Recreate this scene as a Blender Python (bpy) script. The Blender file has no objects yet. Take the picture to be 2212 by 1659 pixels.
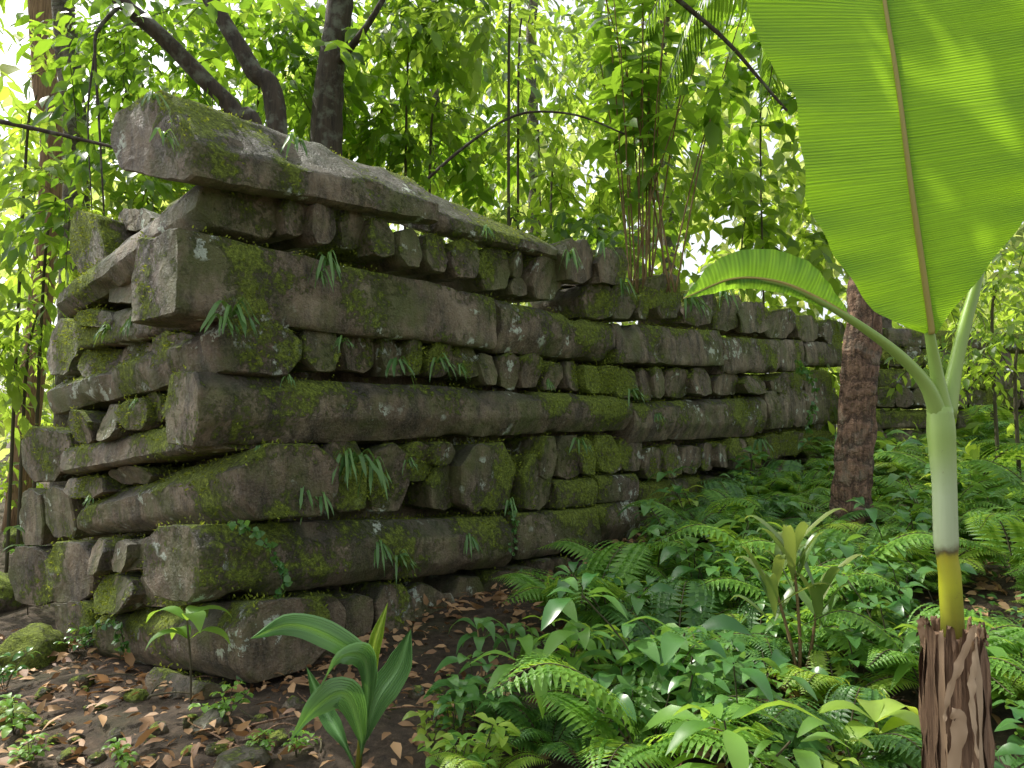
import bpy, math, random, bmesh
import numpy as np
from mathutils import Vector, Matrix, noise
random.seed(7); rng=np.random.default_rng(7)
S=bpy.context.scene; COL=S.collection
A3=lambda *a: np.array(a,float)
# ------------------------------------------------ camera calibration
F=1660.;CX=1106.;CY=829.5;PT=math.radians(4.15);cP,sP=math.cos(PT),math.sin(PT)
CAM=A3(0,0,1.5)
def ray(px,py):
    a=(px-CX)/F;b=(CY-py)/F
    return A3(a,cP-b*sP,sP+b*cP)
def at(px,py,y):
    d=ray(px,py);return CAM+d*(y/d[1])
def onp(px,py,p0,n):
    d=ray(px,py);return CAM+d*(np.dot(p0-CAM,n)/np.dot(d,n))
P0=A3(-1.72,4.7,0); dR=A3(.643,.766,0); dL=A3(-.766,.643,0)
nR=A3(.766,-.643,0); nL=A3(-.643,-.766,0)
def g(x,y):
    s=(x-P0[0])*dR[0]+(y-P0[1])*dR[1]; l=(x-P0[0])*dL[0]+(y-P0[1])*dL[1]
    z=np.clip(.1*s,-.1,1.1)-.06*np.clip(l,0,4)
    return z+.04*np.sin(x*2.1+y)*np.sin(y*1.7-x*.6)+.02*np.sin(x*6.3)*np.sin(y*5.1)
def gp(px,py):
    d=ray(px,py);t=1.
    while t<40:
        p=CAM+d*t
        if p[2]<g(p[0],p[1]): break
        t+=.02
    return A3(p[0],p[1],float(g(p[0],p[1])))
# ------------------------------------------------ node helpers
def newmat(name):
    m=bpy.data.materials.new(name);m.use_nodes=True;nt=m.node_tree;nt.nodes.clear()
    def N(t,ins=None,**pr):
        n=nt.nodes.new('ShaderNode'+t)
        for k,v in pr.items(): setattr(n,k,v)
        for k,v in (ins or {}).items():
            s=n.inputs[k]
            if isinstance(v,bpy.types.NodeSocket): nt.links.new(v,s)
            else: s.default_value=v
        return n
    def ramp(f,stops,interp='LINEAR'):
        n=nt.nodes.new('ShaderNodeValToRGB');nt.links.new(f,n.inputs[0]);cr=n.color_ramp;cr.interpolation=interp
        while len(cr.elements)<len(stops): cr.elements.new(.5)
        for e,(p,c) in zip(cr.elements,stops):
            e.position=p;e.color=(c,c,c,1) if not isinstance(c,tuple) else (*c,1)
        return n.outputs[0]
    def noi(scale,detail=4,vec=None,rough=.6):
        n=N('TexNoise',{'Scale':scale,'Detail':detail,'Roughness':rough})
        if vec is not None: nt.links.new(vec,n.inputs['Vector'])
        return n.outputs['Fac']
    def mp(vec,sc):
        return N('Mapping',{'Vector':vec,'Scale':sc}).outputs[0]
    def mix(f,a,b,bt='MIX'):
        n=nt.nodes.new('ShaderNodeMix');n.data_type='RGBA';n.blend_type=bt
        for i,v in ((0,f),(6,a),(7,b)):
            if isinstance(v,bpy.types.NodeSocket): nt.links.new(v,n.inputs[i])
            else: n.inputs[i].default_value=(*v,1) if isinstance(v,tuple) else v
        return n.outputs[2]
    def math_(op,a,b=0.,c=False):
        return N('Math',{0:a,1:b},operation=op,use_clamp=c).outputs[0]
    def out(sh):
        o=N('OutputMaterial');nt.links.new(sh,o.inputs[0])
    return m,N,ramp,noi,mp,mix,math_,out
def leafmat(name,dark,light,trans,tf=.45,rough=.4,veins=False,spec=.5,bs=.6):
    m,N,ramp,noi,mp,mix,ma,out=newmat(name)
    ge=N('NewGeometry');r=ge.outputs['Random Per Island']
    c=mix(r,dark,light)
    t=mix(r,tuple(x*.6 for x in trans),(trans[0]*1.25,trans[1]*1.1,trans[2]*.9))
    kw={}
    if veins:
        pos=ge.outputs['Position'];uv=N('UVMap').outputs[0];sx=N('SeparateXYZ',{0:uv})
        w=ma('SINE',ma('MULTIPLY',sx.outputs[1],veins));w=ma('ADD',ma('MULTIPLY',w,.5),.5)
        w2=noi(1.,4,mp(uv,(1.2,veins*.22,1)),.7)
        ww=ma('ADD',ma('MULTIPLY',w,.22),ma('MULTIPLY',w2,.78))
        c=mix(ma('MULTIPLY',ww,.5),c,tuple(x*1.7 for x in light))
        t=mix(ramp(ww,[(.3,0.),(.7,1.)]),tuple(x*.62 for x in trans),tuple(min(1,x*1.12) for x in trans))
        kw['Normal']=N('Bump',{'Height':ww,'Strength':bs,'Distance':.007}).outputs[0]
    b=N('BsdfPrincipled',{'Base Color':c,'Roughness':rough,'Specular IOR Level':spec,**kw})
    tr=N('BsdfTranslucent',{'Color':t,**kw})
    mx=N('MixShader',{0:tf,1:b.outputs[0],2:tr.outputs[0]});out(mx.outputs[0]);return m
def barkmat(name,dark,light,sc=(14,14,2),rings=0,lich=.0):
    m,N,ramp,noi,mp,mix,ma,out=newmat(name)
    pos=N('TexCoord').outputs['Object'];n=noi(1,6,mp(pos,sc),.7);n2=noi(6,5,pos)
    c=ramp(n,[(.3,dark),(.7,light)]);c=mix(ramp(n2,[(.5,0.),(.62,lich)]),c,(.2,.22,.17))
    h=n
    if rings:
        z=N('SeparateXYZ',{0:pos}).outputs[2];w=ma('SINE',ma('ADD',ma('MULTIPLY',z,rings),ma('MULTIPLY',noi(3,6,pos,.7),26.)))
        c=mix(ramp(w,[(.5,0.),(1.,.7)]),c,tuple(x*.5 for x in dark));h=ma('ADD',n,ma('MULTIPLY',w,-.3))
    bp=N('Bump',{'Height':h,'Strength':1.,'Distance':.035}).outputs[0]
    out(N('BsdfPrincipled',{'Base Color':c,'Roughness':.85,'Normal':bp}).outputs[0]);return m
# stone
m,N,ramp,noi,mp,mix,ma,out=newmat('basalt')
ge=N('NewGeometry');pos=ge.outputs['Position'];nz=N('SeparateXYZ',{0:ge.outputs['Normal']}).outputs[2]
n1=noi(2.2,8,pos,.7);n2=noi(9,8,pos,.72);n3=noi(1,6,mp(pos,(7,7,2.2)),.7);n4=noi(60,4,pos,.7)
c=ramp(n1,[(.32,(.065,.048,.03)),(.5,(.21,.163,.10)),(.66,(.42,.345,.235))])
c=mix(ramp(n2,[(.35,0.),(.7,.75)]),c,(.26,.185,.115))
c=mix(ramp(n3,[(.45,0.),(.62,.9)]),c,(.040,.032,.019))
c=mix(ramp(n4,[(.45,0.),(.75,.4)]),c,(.44,.38,.27))
c=mix(ramp(noi(1.9,6,pos,.7),[(.45,0.),(.62,.75)]),c,(.12,.145,.03))
c=mix(ramp(nz,[(.25,0.),(.7,.6)]),c,(.05,.053,.04))
lv=ma('MULTIPLY',ramp(noi(2.1,2,mp(pos,(1,1,1.2))),[(.56,0.),(.61,1.)]),ramp(noi(9,5,pos,.7),[(.55,0.),(.59,.95)]))
c=mix(lv,c,(.60,.67,.54))
at_=N('Attribute',attribute_name='moss').outputs['Fac']
mm=ma('ADD',at_,ma('MULTIPLY',ma('SUBTRACT',noi(16,8,pos,.78),.5),2.2))
mf=ramp(mm,[(.42,0.),(.64,1.)])
mc=ramp(noi(35,5,pos,.7),[(.3,(.06,.085,.01)),(.5,(.19,.25,.025)),(.7,(.40,.50,.06))])
c=mix(ma('MULTIPLY',mf,.92),c,mc)
h=ma('ADD',ma('ADD',ma('MULTIPLY',n2,1.2),ma('MULTIPLY',n4,.45)),ma('MULTIPLY',mf,ma('ADD',.3,noi(70,3,pos))))
bp=N('Bump',{'Height':h,'Strength':1.,'Distance':.045}).outputs[0]
rg=mix(mf,ramp(n2,[(.3,.42),(.7,.78)]),(.95,.95,.95))
out(N('BsdfPrincipled',{'Base Color':c,'Roughness':rg,'Normal':bp}).outputs[0]);STONE=m
# ground
m,N,ramp,noi,mp,mix,ma,out=newmat('forest_soil')
pos=N('NewGeometry').outputs['Position']
n1=noi(1.2,8,pos,.7);n2=noi(14,8,pos,.75)
c=ramp(n2,[(.3,(.025,.017,.01)),(.55,(.10,.07,.043)),(.75,(.22,.155,.10))])
c=mix(ramp(n1,[(.5,0.),(.65,.5)]),c,(.05,.065,.015))
bp=N('Bump',{'Height':n2,'Strength':1.,'Distance':.06}).outputs[0]
out(N('BsdfPrincipled',{'Base Color':c,'Roughness':.9,'Normal':bp}).outputs[0]);SOIL=m
BARK=barkmat('dark_bark',(.02,.015,.011),(.10,.075,.055),lich=.6)
GREYB=barkmat('grey_bark',(.08,.065,.05),(.28,.24,.19),(6,6,3),22,.6)
FIBRE=barkmat('fibrous_palm_bark',(.05,.028,.017),(.44,.27,.17),(30,30,4),34,.4)
DRY=barkmat('dry_sheath',(.09,.045,.022),(.50,.31,.18),(60,60,2.5))
REDST=barkmat('reddish_stem',(.13,.075,.03),(.36,.25,.11),(20,20,5))
TWIG=barkmat('twig',(.04,.04,.02),(.12,.10,.05))
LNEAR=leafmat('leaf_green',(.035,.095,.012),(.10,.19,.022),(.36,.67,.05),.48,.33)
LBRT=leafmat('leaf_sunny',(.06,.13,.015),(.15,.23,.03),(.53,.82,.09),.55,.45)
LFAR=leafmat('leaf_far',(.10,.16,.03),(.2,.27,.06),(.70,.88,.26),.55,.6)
LHERB=leafmat('leaf_herb',(.04,.14,.035),(.13,.28,.07),(.26,.52,.07),.3,.28)
LFERN=leafmat('leaf_fern',(.09,.23,.03),(.20,.39,.07),(.48,.8,.09),.42,.42)
LF2=leafmat('leaf_fern_deep',(.05,.14,.04),(.13,.28,.07),(.3,.6,.08),.38,.4)
LLIME=leafmat('leaf_lime',(.20,.36,.04),(.36,.5,.09),(.62,.84,.1),.4,.4)
LDRY=leafmat('leaf_dry',(.15,.07,.03),(.58,.36,.18),(.4,.22,.08),.15,.6)
LMOSS=leafmat('moss_tuft',(.09,.12,.014),(.34,.42,.055),(.42,.52,.06),.3,.8,spec=.1)
LSTRAP=leafmat('leaf_strap',(.08,.19,.055),(.18,.34,.10),(.3,.52,.08),.3,.33)
LBAN=leafmat('leaf_banana',(.035,.12,.012),(.06,.18,.018),(.48,.82,.03),.6,.38,veins=1500.)
LBAN2=leafmat('leaf_banana_small',(.06,.18,.02),(.10,.24,.03),(.46,.82,.05),.55,.38,veins=300.,bs=.2)
LCOCO=leafmat('leaf_coconut',(.11,.25,.085),(.16,.32,.11),(.24,.55,.08),.2,.32)
LCORD=leafmat('leaf_cordyline',(.07,.19,.04),(.21,.25,.08),(.38,.52,.1),.35,.33)
LDRYP=leafmat('dry_fibre_pale',(.36,.22,.12),(.58,.43,.27),(.3,.2,.1),.1,.6)
m,N,ramp,noi,mp,mix,ma,out=newmat('banana_stalk')
pos=N('NewGeometry').outputs['Position'];z=N('SeparateXYZ',{0:pos}).outputs[2]
zz=ma('ADD',ma('MULTIPLY',z,.5),ma('MULTIPLY',ma('SUBTRACT',noi(9,4,pos),.5),.05))
c=ramp(zz,[(.44,(.16,.14,.01)),(.51,(.46,.46,.02)),(.553,(.48,.42,.03)),(.562,(.10,.05,.03)),(.577,(.52,.60,.38)),(.66,(.50,.60,.36)),(.74,(.34,.48,.14)),(.95,(.30,.46,.09))])
c=mix(ma('MULTIPLY',noi(1,5,mp(pos,(60,60,4))),.35),c,(.16,.28,.05))
c=mix(ramp(noi(30,6,pos,.8),[(.62,0.),(.7,.5)]),c,(.16,.11,.05))
out(N('BsdfPrincipled',{'Base Color':c,'Roughness':.35}).outputs[0]);STALK=m
m,N,ramp,noi,mp,mix,ma,out=newmat('banana_midrib')
b=N('BsdfPrincipled',{'Base Color':(.6,.5,.16,1),'Roughness':.4});t=N('BsdfTranslucent',{'Color':(.75,.65,.2,1)})
out(N('MixShader',{0:.35,1:b.outputs[0],2:t.outputs[0]}).outputs[0]);RIB=m
# ------------------------------------------------ mesh builder
def nrm(v): return v/(np.linalg.norm(v,axis=-1,keepdims=True)+1e-9)
class MB:
    def __init__(s): s.V=[];s.L=[];s.T=[];s.M=[];s.U=[];s.n=0
    def add(s,v,faces,mat=0,copies=1,uv=None):
        v=np.asarray(v,float).reshape(-1,3);nv=len(v)//copies
        lo=np.concatenate([np.asarray(f) for f in faces]);to=np.array([len(f) for f in faces])
        s.L.append((lo[None]+(np.arange(copies)*nv)[:,None]+s.n).ravel());s.T.append(np.tile(to,copies))
        s.M.append(np.full(copies*len(to),mat));s.V.append(v);s.U.append(np.zeros((len(v),2)) if uv is None else uv);s.n+=len(v)
    def mesh(s,name,mats,org=(0,0,0),uv=False,smooth=True):
        me=bpy.data.meshes.new(name);V=np.concatenate(s.V)-np.asarray(org,float);L=np.concatenate(s.L).astype(np.int32);T=np.concatenate(s.T)
        me.vertices.add(len(V));me.vertices.foreach_set('co',V.ravel())
        me.loops.add(len(L));me.loops.foreach_set('vertex_index',L)
        st=np.concatenate([[0],np.cumsum(T)[:-1]]).astype(np.int32)
        me.polygons.add(len(T));me.polygons.foreach_set('loop_start',st)
        me.polygons.foreach_set('material_index',np.concatenate(s.M).astype(np.int32))
        me.polygons.foreach_set('use_smooth',np.full(len(T),smooth))
        for m_ in mats: me.materials.append(m_)
        if uv:
            ul=me.uv_layers.new(name='UVMap');ul.data.foreach_set('uv',np.concatenate(s.U)[L].ravel())
        me.update(calc_edges=True);me.validate();return me
def ob(name,me=None,loc=(0,0,0),parent=None,label=None,cat=None,group=None,kind=None,rz=0,sc=1):
    o=bpy.data.objects.new(name,me);COL.objects.link(o)
    if parent is not None:
        o.parent=parent;o.location=Vector(loc)-parent.location
    else: o.location=loc
    o.rotation_euler[2]=rz
    if sc!=1:o.scale=(sc,)*3
    if label:o['label']=label
    if cat:o['category']=cat
    if group:o['group']=group
    if kind:o['kind']=kind
    return o
def tube(mb,pts,rad,seg=8,mat=0,wob=0.,cap=True):
    pts=np.asarray(pts,float);n=len(pts);rad=np.broadcast_to(rad,(n,)).astype(float)
    tg=nrm(np.gradient(pts,axis=0));a=np.linspace(0,2*math.pi,seg,endpoint=False)
    ref=A3(.3,.2,1) if abs(tg[:,2]).mean()<.8 else A3(1,.1,.05)
    x=nrm(np.cross(tg,ref));y=np.cross(tg,x)
    r=rad[:,None]*(1+wob*rng.normal(size=(n,seg)))
    v=pts[:,None]+x[:,None]*(np.cos(a)[None,:,None]*r[...,None])+y[:,None]*(np.sin(a)[None,:,None]*r[...,None])
    f=[(i*seg+j,i*seg+(j+1)%seg,(i+1)*seg+(j+1)%seg,(i+1)*seg+j) for i in range(n-1) for j in range(seg)]
    if cap: f+= [tuple(range(seg))[::-1],tuple((n-1)*seg+j for j in range(seg))]
    uv=np.stack([np.tile(a,n),np.repeat(np.linspace(0,1,n),seg)],1)
    mb.add(v,f,mat,uv=uv)
def spline(P,n):
    P=np.asarray(P,float);Q=np.vstack([2*P[0]-P[1],P,2*P[-1]-P[-2]]);o=[]
    for t in np.linspace(0,len(P)-1-1e-6,n):
        i=int(t);u=t-i;a,b,c,d=Q[i:i+4]
        o.append(.5*((2*b)+(c-a)*u+(2*a-5*b+4*c-d)*u*u+(3*b-a-3*c+d)*u**3))
    return np.array(o)
def blade(mb,P,wl,wr,side,fold=.15,mat=0,n=24,nc=4,rip=0.,curl=0.,ribmat=None,rr=.006,pleat=0.):
    pts=spline(P,n);t=np.linspace(0,1,n);wl=np.interp(t,np.linspace(0,1,len(wl)),wl);wr=np.interp(t,np.linspace(0,1,len(wr)),wr)
    tg=nrm(np.gradient(pts,axis=0));s=np.asarray(side,float);s=np.broadcast_to(s,(n,3));s=nrm(s-tg*np.sum(s*tg,1,keepdims=True));nn=np.cross(s,tg)
    cs=np.linspace(-1,1,2*nc+1);V=[];U=[]
    for j,c in enumerate(cs):
        w=(wl if c<0 else wr)*abs(c)
        off=fold*w-curl*w*abs(c)+rip*np.sin(t*70+c*2)*abs(c)**2+rip*.8*np.sin(t*23+c)*abs(c)+(pleat*np.minimum(1,w/.02) if j%2 else 0)
        V.append(pts+s*(np.sign(c)*w)[:,None]+nn*np.broadcast_to(off,(n,))[:,None]);U.append(np.stack([np.full(n,c*.5+.5),t],1))
    V=np.stack(V,1);U=np.stack(U,1);k=2*nc+1
    f=[(i*k+j,i*k+j+1,(i+1)*k+j+1,(i+1)*k+j) for i in range(n-1) for j in range(k-1)]
    mb.add(V,f,mat,uv=U.reshape(-1,2))
    if ribmat is not None: tube(mb,pts,np.linspace(rr,rr*.3,n),6,ribmat)
LT=np.array([(0,0,0),(0,.35,-.03),(0,.7,-.06),(0,1,-.2),(-.5,.3,.03),(-.42,.62,.0),(.5,.3,.03),(.42,.62,.0)],float)
LF=[(0,1,4),(0,6,1),(1,2,5,4),(1,6,7,2),(2,3,5),(2,7,3)]
def leaves(mb,pos,d,up,size,wid=.38,mat=0):
    pos=np.asarray(pos,float).reshape(-1,3);n=len(pos);d=nrm(np.broadcast_to(d,(n,3)));up=np.broadcast_to(up,(n,3))
    x=nrm(np.cross(d,up));z=np.cross(x,d);size=np.broadcast_to(size,(n,));wd=size*wid
    v=pos[:,None]+x[:,None]*(LT[:,0][None,:,None]*wd[:,None,None])+d[:,None]*(LT[:,1][None,:,None]*size[:,None,None])+z[:,None]*(LT[:,2][None,:,None]*size[:,None,None])
    mb.add(v,LF,mat,n)
def sprays(mb,O,D,K,ln,size,wid=.38,lm=0,tm=1,droop=.35,hang=.5):
    n=len(O);D=nrm(D);ln=np.broadcast_to(ln,(n,));side=nrm(np.cross(D,A3(0,0,1))+rng.normal(size=(n,3))*.15);sz=rng.uniform(.6,1.45,n)
    for k in range(K):
        u=(k+1)/K;p=O+D*(ln*u)[:,None];p[:,2]-=droop*ln*u*u
        sg=(-1)**k*(0 if k==K-1 else 1)
        d=D*.6+side*sg*.9+rng.normal(size=(n,3))*.25;d[:,2]-=hang+droop*u
        up=A3(0,0,1)+rng.normal(size=(n,3))*.45
        leaves(mb,p,d,up,size*sz*rng.uniform(.75,1.15,n),wid,lm)
    p1=O+D*ln[:,None]*.55;p1[:,2]-=droop*ln*.3;p2=O+D*ln[:,None];p2[:,2]-=droop*ln
    w=side*.005
    v=np.stack([O-w,O+w,p1+w*.8,p1-w*.8,p2+w*.3,p2-w*.3],1);mb.add(v,[(0,1,2,3),(3,2,4,5)],tm,n)
# ------------------------------------------------ stones
MOSSP=[];MOSSN=[]
def stone(name,A,B,parent,moss=.0,rough=1.,label=None):
    """loft a rough angular column between end polygons A and B"""
    A=np.asarray(A);B=np.asarray(B);k=len(A);res=.035
    cnt=[max(2,int(np.linalg.norm(A[(i+1)%k]-A[i])/res)) for i in range(k)]
    def rs(P):
        o=[]
        for i in range(k):
            a,b=P[i],P[(i+1)%k];mI=cnt[i]
            for j in range(mI): o.append(a+(b-a)*j/mI)
        o=np.array(o)
        return o*.74+.13*(np.roll(o,1,0)+np.roll(o,-1,0))
    a=rs(A);b=rs(B);M=len(a);ln=np.linalg.norm(A.mean(0)-B.mean(0));Sg=max(3,int(ln/.05))
    ca,cb=a.mean(0),b.mean(0);R=[]
    for q in (.0,.25,.45,.65,.82,.96): R.append(ca+(a-ca)*q)
    for i in range(Sg+1):
        u=(.014/ln)+(1-.028/ln)*i/Sg;R.append(a+(b-a)*u)
    for q in (.96,.8,.5,.0): R.append(cb+(b-cb)*q)
    V=np.concatenate(R);n=len(R);sd=rng.uniform(0,50,3)
    for i in range(len(V)):
        p=Vector(V[i]+sd)
        ch=noise.noise(p*2.6+Vector((7,3,1)));ch=max(0,ch-.34)*.18   # broken-off chips
        d=noise.noise_vector(p*.9)*.018*rough+noise.noise_vector(p*3.5)*.009+noise.noise_vector(p*9)*.008+noise.noise_vector(p*24)*.006
        V[i]+=d
        if ch>0:
            cc=ca+(cb-ca)*np.clip(np.dot(V[i]-ca,cb-ca)/ln**2,0,1);V[i]+=(cc-V[i])*min(.3,ch/.25)
    f=[(i*M+j,i*M+(j+1)%M,(i+1)*M+(j+1)%M,(i+1)*M+j) for i in range(n-1) for j in range(M)]
    mb=MB();mb.add(V,f);c=V.mean(0);me=mb.mesh(name,[STONE],c)
    bm=bmesh.new();bm.from_mesh(me);bmesh.ops.remove_doubles(bm,verts=bm.verts,dist=.0005);bmesh.ops.recalc_face_normals(bm,faces=bm.faces);bm.to_mesh(me);bm.free()
    me.polygons.foreach_set('use_smooth',[True]*len(me.polygons));me.set_sharp_from_angle(angle=math.radians(38))
    nv=len(me.vertices);co=np.empty(nv*3);me.vertices.foreach_get('co',co);co=co.reshape(-1,3)+c
    no=np.array([v.normal[:] for v in me.vertices]);mo=np.empty(nv)
    for i in range(nv):
        p=Vector(co[i]);mo[i]=.32+moss+.70*noise.fractal(p*1.7,1,2,3)+.25*noise.noise(p*4)+.30*max(no[i,2],-.6)
    at=me.attributes.new('moss','FLOAT','POINT');at.data.foreach_set('value',mo)
    face=(no@A3(.05,-.9,.35))>-.1
    s=np.where((mo+rng.normal(size=nv)*.07>.57)&face)[0]
    if len(s):
        MOSSP.append(co[s]);MOSSN.append(no[s])
    return ob(name,me,c,parent,label=label)
wall=ob('stone_wall',None,tuple(P0),label='ruined dry-stacked basalt log wall, mossy, meeting at a corner',cat='stone wall')
XS={'a':[(.05,0),(0,.12),(.0,.72),(.10,1),(.85,1),(1,.5),(.9,0)],
    'b':[(.22,0),(.0,.40),(.03,.80),(.20,1),(.85,1),(1,.5),(.9,0)],
    'cap':[(.10,0),(.0,.08),(.03,.34),(.40,.94),(.58,1),(.92,.92),(1,.62),(.84,.34)],
    'hex':[(.10,0),(0,.3),(.0,.58),(.28,1),(.68,1),(1,.62),(1,.28),(.85,0)],
    'oct':[(.2,0),(.02,.25),(.0,.7),(.2,1),(.75,1),(1,.72),(1,.25),(.8,0)]}
def log(pl,x0,t0,b0,x1,t1,b1,proud=0,D=.5,xs='a',moss=0,label=None,parent=None,sk=None):
    n=nR if pl=='R' else nL;p0=P0+n*proud
    T0,B0,T1,B1=[onp(*q,p0,n) for q in ((x0,t0),(x0,b0),(x1,t1),(x1,b1))]
    T0[:2]=B0[:2]=(T0[:2]+B0[:2])/2;T1[:2]=B1[:2]=(T1[:2]+B1[:2])/2
    jit=rng.uniform(-.03,.03,(len(XS[xs]),2));sk=rng.uniform(-.1,.1) if sk is None else sk
    def mk(T,B,s,sk): return [np.array([*B[:2],B[2]+(T[2]-B[2])*(f+j[1])])-n*D*(a+j[0])*s+(dR if pl=='R' else dL)*sk*a for (a,f),j in zip(XS[xs],jit)]
    return stone('stone_log',mk(T0,B0,1,sk),mk(T1,B1,.97,0),parent or wall,moss,label=label)
HT=[[(.2,.0),(.75,0),(1,.38),(.9,.92),(.5,1),(.1,.9),(0,.4)],[(.1,.14),(.5,0),(.9,.12),(1,.6),(.82,1),(.18,1),(0,.55)],[(.08,.1),(.45,0),(.92,.08),(1,.75),(.76,1),(.2,.98),(0,.7)],[(.24,0),(.76,.02),(1,.33),(.95,.85),(.65,1),(.12,.95),(0,.35)],[(.25,0),(.9,.12),(1,.7),(.75,1),(.2,1),(0,.72),(.03,.25)]]
def head(pl,x0,y0,x1,y1,proud=-.04,D=.7,moss=0,parent=None):
    n=nR if pl=='R' else nL;p0=P0+n*(proud+rng.uniform(-.05,.07))
    t=HT[rng.integers(5)]
    if rng.random()<.5:t=[(1-a,b) for a,b in t][::-1]
    ex=(x1-x0)*.005;ey=(y1-y0)*.01;rt=rng.uniform(-.06,.06)
    A=np.array([onp(x0-ex+(x1-x0+2*ex)*(a+(b-.5)*rt),y0-ey+(y1-y0+2*ey)*b,p0,n) for a,b in t])
    tw=rng.uniform(-.12,.12);tv=rng.uniform(-.10,.10);A-=np.outer([ (a-.5)*tw+(b-.5)*tv for a,b in t],n)
    c=A.mean(0);B=c+(A-c)*.85-n*D
    return stone('stone_block',A,B,parent or wall,moss,.9)
# right-hand face, course by course
log('R',425,150,392,955,362,488,.14,.92,'cap',.03,'great tilted capstone log overhanging the corner',sk=-.13)
log('R',950,376,496,1215,502,562,.08,.7,'cap',.04)
for i,b in enumerate([(605,418,668,512),(666,435,735,527),(735,450,795,542),(795,470,856,562),(856,485,915,577),(915,500,975,588),(975,515,1036,602),(1036,530,1100,627),(1098,542,1142,600),(1100,600,1140,640),(1142,545,1227,645)]): head('R',*b,proud=.02,moss=.06)
for b in [(1208,515,1290,612),(1286,535,1366,618),(1268,612,1322,690),(1320,608,1372,690),(1372,636,1410,690)]: head('R',*b,proud=.0,moss=.03)
for b in [(1410,590,1480,690),(1480,625,1545,705),(1545,640,1600,715),(1598,652,1660,722),(1655,665,1715,730),(1715,680,1775,738),(1775,690,1835,742)]: head('R',*b,proud=-.1,moss=.05)
log('R',388,484,684,1078,640,756,.06,.6,'a',.0,'massive long basalt log with a squared end')
log('R',1084,645,762,1332,697,780,.03,.55,'b',.08);log('R',1335,697,784,1562,715,790,.03,.55,'a',.03);log('R',1566,730,806,1740,737,800,.03,.55,'a',0);log('R',1742,738,790,1835,742,790,0,.5,'a',0)
for b in [(655,693,737,802),(737,700,816,806),(815,715,876,812),(874,728,920,812),(920,735,978,817),(978,743,1032,819),(1035,760,1075,832),(1073,760,1127,840),(1125,765,1176,838),(1176,775,1215,842),(1215,778,1260,844),(1262,785,1296,850),(1296,790,1332,852),(1330,795,1377,860),(1378,795,1410,866),(1410,795,1440,864),(1438,795,1490,860),(1488,795,1542,858),(1540,805,1600,855),(1600,812,1662,852),(1662,805,1740,850),(1740,800,1800,860)]: head('R',*b,moss=.17)
log('R',432,797,966,1368,857,932,.06,.6,'b',.03,'long basalt log with an exposed corner end')
log('R',1374,868,956,1660,854,938,.03,.55,'b',.04);log('R',1663,846,928,1742,838,922,.03,.5,'a',.1);log('R',1744,840,920,1815,845,915,.03,.5,'a',.1)
for b in [(690,948,802,1108),(800,955,885,1104),(872,955,936,1042),(932,955,990,1006),(916,1006,996,1106),(990,957,1120,1108),(1120,982,1202,1104),(1162,942,1206,1035),(1206,942,1252,1035),(1250,942,1292,1024),(1290,942,1336,1024),(1335,942,1392,1018),(1390,965,1436,1037),(1436,962,1476,1037),(1476,960,1512,1024),(1510,956,1548,1018),(1545,952,1582,1008),(1580,948,1616,1020),(1616,944,1650,1010),(1650,938,1692,992),(1690,930,1730,985),(1735,925,1800,990)]: head('R',*b,moss=.17)
log('R',1202,1040,1100,1290,1030,1090,.0,.5,'a',.05);log('R',1294,1028,1086,1380,1020,1078,0,.5,'a',.05)
log('R',1382,1042,1100,1560,1025,1065,-.1,.5,'a',.05);log('R',1562,1020,1062,1800,995,1040,-.1,.5,'a',.05)
log('R',436,1142,1308,1113,1115,1226,.08,.6,'oct',.08,'rounded basalt log with trailing vine')
log('R',1119,1110,1210,1298,1097,1180,.05,.55,'a',.08);log('R',1303,1094,1182,1385,1080,1163,.04,.5,'b',.08)
for b in [(530,1300,645,1425),(648,1285,740,1385),(740,1280,812,1385),(812,1262,898,1372),(898,1260,982,1367),(982,1245,1047,1352),(1047,1235,1112,1328),(1112,1222,1162,1303),(1160,1208,1204,1280),(1204,1200,1258,1265),(1258,1190,1330,1250),(1330,1175,1400,1235),(1400,1110,1480,1180),(1480,1080,1560,1150)]: head('R',*b,proud=.02,moss=-.04)
for b in [(430,1478,530,1580),(530,1480,650,1580),(690,1385,780,1440)]: head('R',*b,proud=.05,moss=-.05)
# left-hand face
log('L',432,338,486,122,594,688,.20,.58,'hex',.06,'mossy log with an angular end',sk=0);
log('L',445,607,706,172,692,753,.12,.5,'a',.08);head('L',235,588,345,660,moss=.05,proud=.08)
head('L',345,570,400,645,proud=.08);head('L',165,665,240,705,proud=.08)
log('L',470,662,798,98,814,896,.12,.60,'hex',.16,'log end thick with bright moss',sk=0);head('L',100,688,180,812,moss=.1,proud=.05)
head('L',180,745,260,815,moss=.1,proud=.02);head('L',255,735,340,790,moss=.1,proud=.02);head('L',335,715,430,770,moss=.1,proud=.02)
for b in [(140,885,206,958),(204,872,262,955),(260,860,312,932),(311,845,359,912),(356,832,440,912)]: head('L',*b,moss=.05,proud=.04)
log('L',452,897,972,130,968,1028,.08,.5,'a',.0)
head('L',130,1028,230,1075,moss=.05,proud=.0);head('L',228,1005,330,1045,moss=.05,proud=0)
log('L',516,960,1128,160,1078,1162,.03,.74,'oct',.14,'broad hexagonal log, its end furred with moss',sk=0)
for b in [(180,1165,235,1245),(235,1166,282,1242),(278,1162,322,1235),(316,1155,386,1235),(386,1148,455,1232),(186,1240,300,1325),(296,1230,432,1311),(105,1170,190,1305),(112,1300,195,1380)]: head('L',*b,moss=.03,proud=.03)
log('L',522,1312,1488,198,1318,1428,.06,.62,'oct',-.08,sk=0)
head('L',138,455,240,592,proud=-.15,moss=.05);head('L',248,450,335,500,proud=-.3)
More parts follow.
